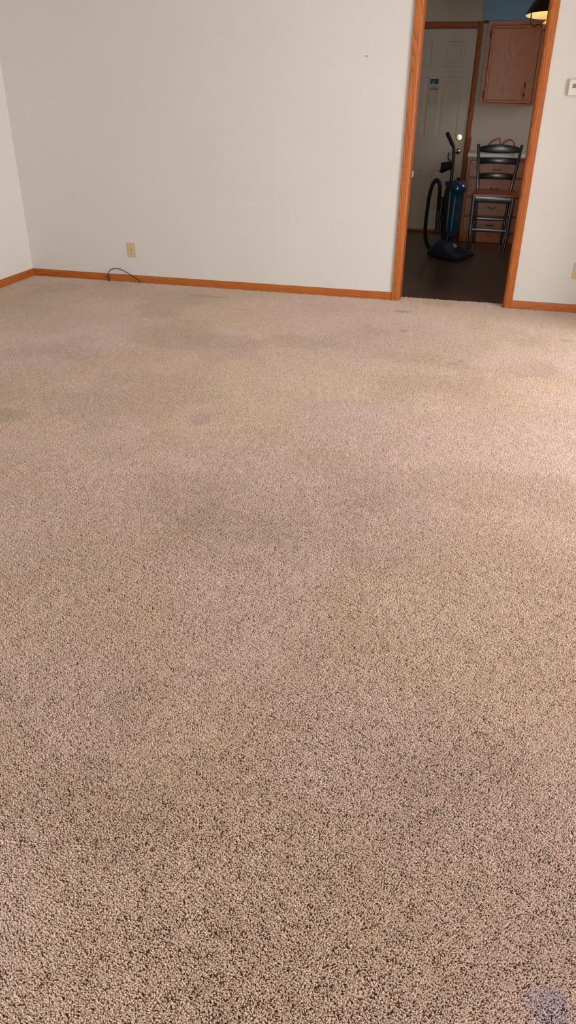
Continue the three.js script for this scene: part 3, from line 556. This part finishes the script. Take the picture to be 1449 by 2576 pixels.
// ------------------------------------------------------------------ carpet pile: clumps of twisted tufts, far too many to count
{
  const S = 0.0205, KINDS = 8, clumps = [];
  for (let v = 0; v < KINDS; v++) {
    const pos = [], nor = [], col = [], idx = [];
    const tufts = 68;
    for (let n = 0; n < tufts; n++) {
      const rr = S * 0.74 * Math.sqrt((n + 0.5) / tufts), th = n * 2.39996 + rnd() * 0.7 + v, bx = rr * Math.cos(th) + (rnd() - 0.5) * 0.001, bz = rr * Math.sin(th) + (rnd() - 0.5) * 0.001;
      const la = rnd() * Math.PI * 2, lean = 0.0016 + 0.0036 * rnd(), lx = Math.cos(la) * lean + 0.0022, lz = Math.sin(la) * lean, h = PILE * (0.78 + 0.30 * rnd()), w = 0.00098 + 0.0004 * rnd();
      const q = rnd(), tone = 0.86 + 0.24 * rnd(); let c = [tone, tone, tone];
      if (q < 0.16) c = [tone * 0.93, tone * 0.80, tone * 0.76]; else if (q < 0.30) c = [tone * 0.88, tone * 0.90, tone * 0.84]; else if (q < 0.40) c = [tone * 1.04, tone * 1.05, tone * 1.05];
      const tw = rnd() * 3, sides = 5, levels = [[0, 0.8], [0.45, 1.0], [0.8, 1.12], [1.0, 0.55]], base = pos.length / 3;
      levels.forEach(([t, k], li) => {
        for (let s = 0; s < sides; s++) {
          const a = s / sides * Math.PI * 2 + tw + t * 1.2, nx = Math.cos(a), nz = Math.sin(a);
          pos.push(bx + lx * t * t + nx * w * k, h * t - PILE * 0 , bz + lz * t * t + nz * w * k); const up = li === 3 ? 1.2 : 0.15, l = Math.hypot(1, up);
          nor.push(nx / l, up / l, nz / l); col.push(...c);
        }
      });
      pos.push(bx + lx * 1.05, h * 1.03, bz + lz * 1.05); nor.push(0, 1, 0); col.push(...c); const top = pos.length / 3 - 1;
      for (let li = 0; li < 3; li++) for (let s = 0; s < sides; s++) { const a = base + li * sides + s, b = base + li * sides + (s + 1) % sides; idx.push(a, a + sides, b, b, a + sides, b + sides); }
      for (let s = 0; s < sides; s++) idx.push(base + 15 + s, top, base + 15 + (s + 1) % sides);
    }
    const g = new THREE.BufferGeometry(); g.setAttribute('position', new THREE.Float32BufferAttribute(pos, 3)); g.setAttribute('normal', new THREE.Float32BufferAttribute(nor, 3)); g.setAttribute('color', new THREE.Float32BufferAttribute(col, 3)); g.setIndex(idx);
    clumps.push(g);
  }
  const mat = new THREE.MeshStandardMaterial({ color: 0xffffff, vertexColors: true, roughness: 1 });
  // dye and soil of the carpet at a place, linear
  const spots = [                                                          // [x, z, half width, half depth, colour, strength]
    [3.267, 0.345, 0.06, 0.035, [0.30, 0.25, 0.23], 0.55], [3.335, 0.861, 0.035, 0.035, [0.36, 0.31, 0.33], 0.5], [4.045, 5.071, 0.042, 0.045, [0.62, 0.52, 0.62], 0.75],
    [2.552, 2.729, 0.07, 0.11, [0.62, 0.49, 0.48], 0.6], [3.20, 2.45, 0.30, 0.20, [0.70, 0.57, 0.56], 0.40], [1.60, 2.93, 0.14, 0.10, [0.42, 0.33, 0.24], 0.32], [2.236, 1.464, 0.34, 0.20, [0.52, 0.40, 0.31], 0.26], [2.70, 1.32, 0.30, 0.18, [0.52, 0.40, 0.31], 0.26], [3.458, 1.456, 0.22, 0.16, [0.52, 0.40, 0.31], 0.22], [3.02, 3.66, 0.26, 0.13, [0.54, 0.42, 0.33], 0.22], [1.85, 2.70, 0.26, 0.20, [0.66, 0.54, 0.53], 0.30],
    [1.716, 0.313, 0.18, 0.05, [0.42, 0.34, 0.28], 0.35], [4.40, 0.80, 0.05, 0.03, [0.38, 0.31, 0.28], 0.4],
  ];
  const tint = (x, z) => {
    const a = fbm(x * 1.5 + 7, z * 1.5, 101, 4), b = fbm(x * 2.6, z * 2.6 + 3, 131, 4), d = fbm(x * 0.9 + 2, z * 0.9 + 11, 151, 3);
    let c = mix3([0.79, 0.625, 0.555], [0.775, 0.615, 0.50], step(0.36, 0.64, a));
    c = mix3(c, [0.60, 0.46, 0.37], 0.36 * step(0.48, 0.72, b) + 0.28 * step(0.50, 0.7, d));
    const g = 0.95 + 0.10 * rnd(); c = [c[0] * g, c[1] * g, c[2] * g];
    for (const [sx, sz, w, h, sc, k] of spots) { const r = Math.hypot((x - sx) / w, (z - sz) / h) + 0.7 * (fbm(x * 18, z * 18, 171, 3) - 0.5); if (r < 1.2) c = mix3(c, sc, k * (1 - step(0.6, 1.1, r))); }
    return c;
  };
  const lists = clumps.map(() => []), dz = S * 0.866;
  const ca = Math.cos(0.47), sa = Math.sin(0.47), R0 = 12;
  for (let v = -R0; v < R0; v += dz) {                                      // slanting rows, each begun at random, so that no lines show
    const shift = rnd() * S;
    for (let u = -R0 + shift; u < R0; u += S) {
      const x = ca * u - sa * v + 3.5, z = sa * u + ca * v + 4.5;
      const room = x > 0.018 && x < ROOM.x1 - 0.018 && z > 0.018 && z < ROOM.z1 - 0.018, sill = x > OX0 + 0.014 && x < OX1 - 0.014 && z > -0.112 && z <= 0.018;
      if (room || sill) lists[Math.floor(rnd() * KINDS)].push([x, z]);
    }
  }
  const q = new THREE.Quaternion(), up = V(0, 1, 0), m = new THREE.Matrix4(), col = new THREE.Color();
  lists.forEach((l, v) => {
    const im = new THREE.InstancedMesh(clumps[v], mat, l.length); im.name = 'carpet_pile'; im.userData = { kind: 'stuff', label: 'beige cut pile tufts of the carpet' };
    l.forEach(([x, z], i) => {
      const px = x + (rnd() - 0.5) * 0.009, pz = z + (rnd() - 0.5) * 0.009, ang = 6.28 * fbm(px * 1.3, pz * 1.3, 191, 3) * 1.6 + (rnd() - 0.5) * 2.2, c = tint(px, pz);
      q.setFromAxisAngle(up, ang); m.compose(V(px, -PILE - 0.0004, pz), q, V(1, 0.95 + 0.12 * rnd(), 1)); im.setMatrixAt(i, m); im.setColorAt(i, col.setRGB(c[0], c[1], c[2]));
    });
    im.castShadow = im.receiveShadow = true; floor.add(im);
  });
}

renderer.render(scene, camera);
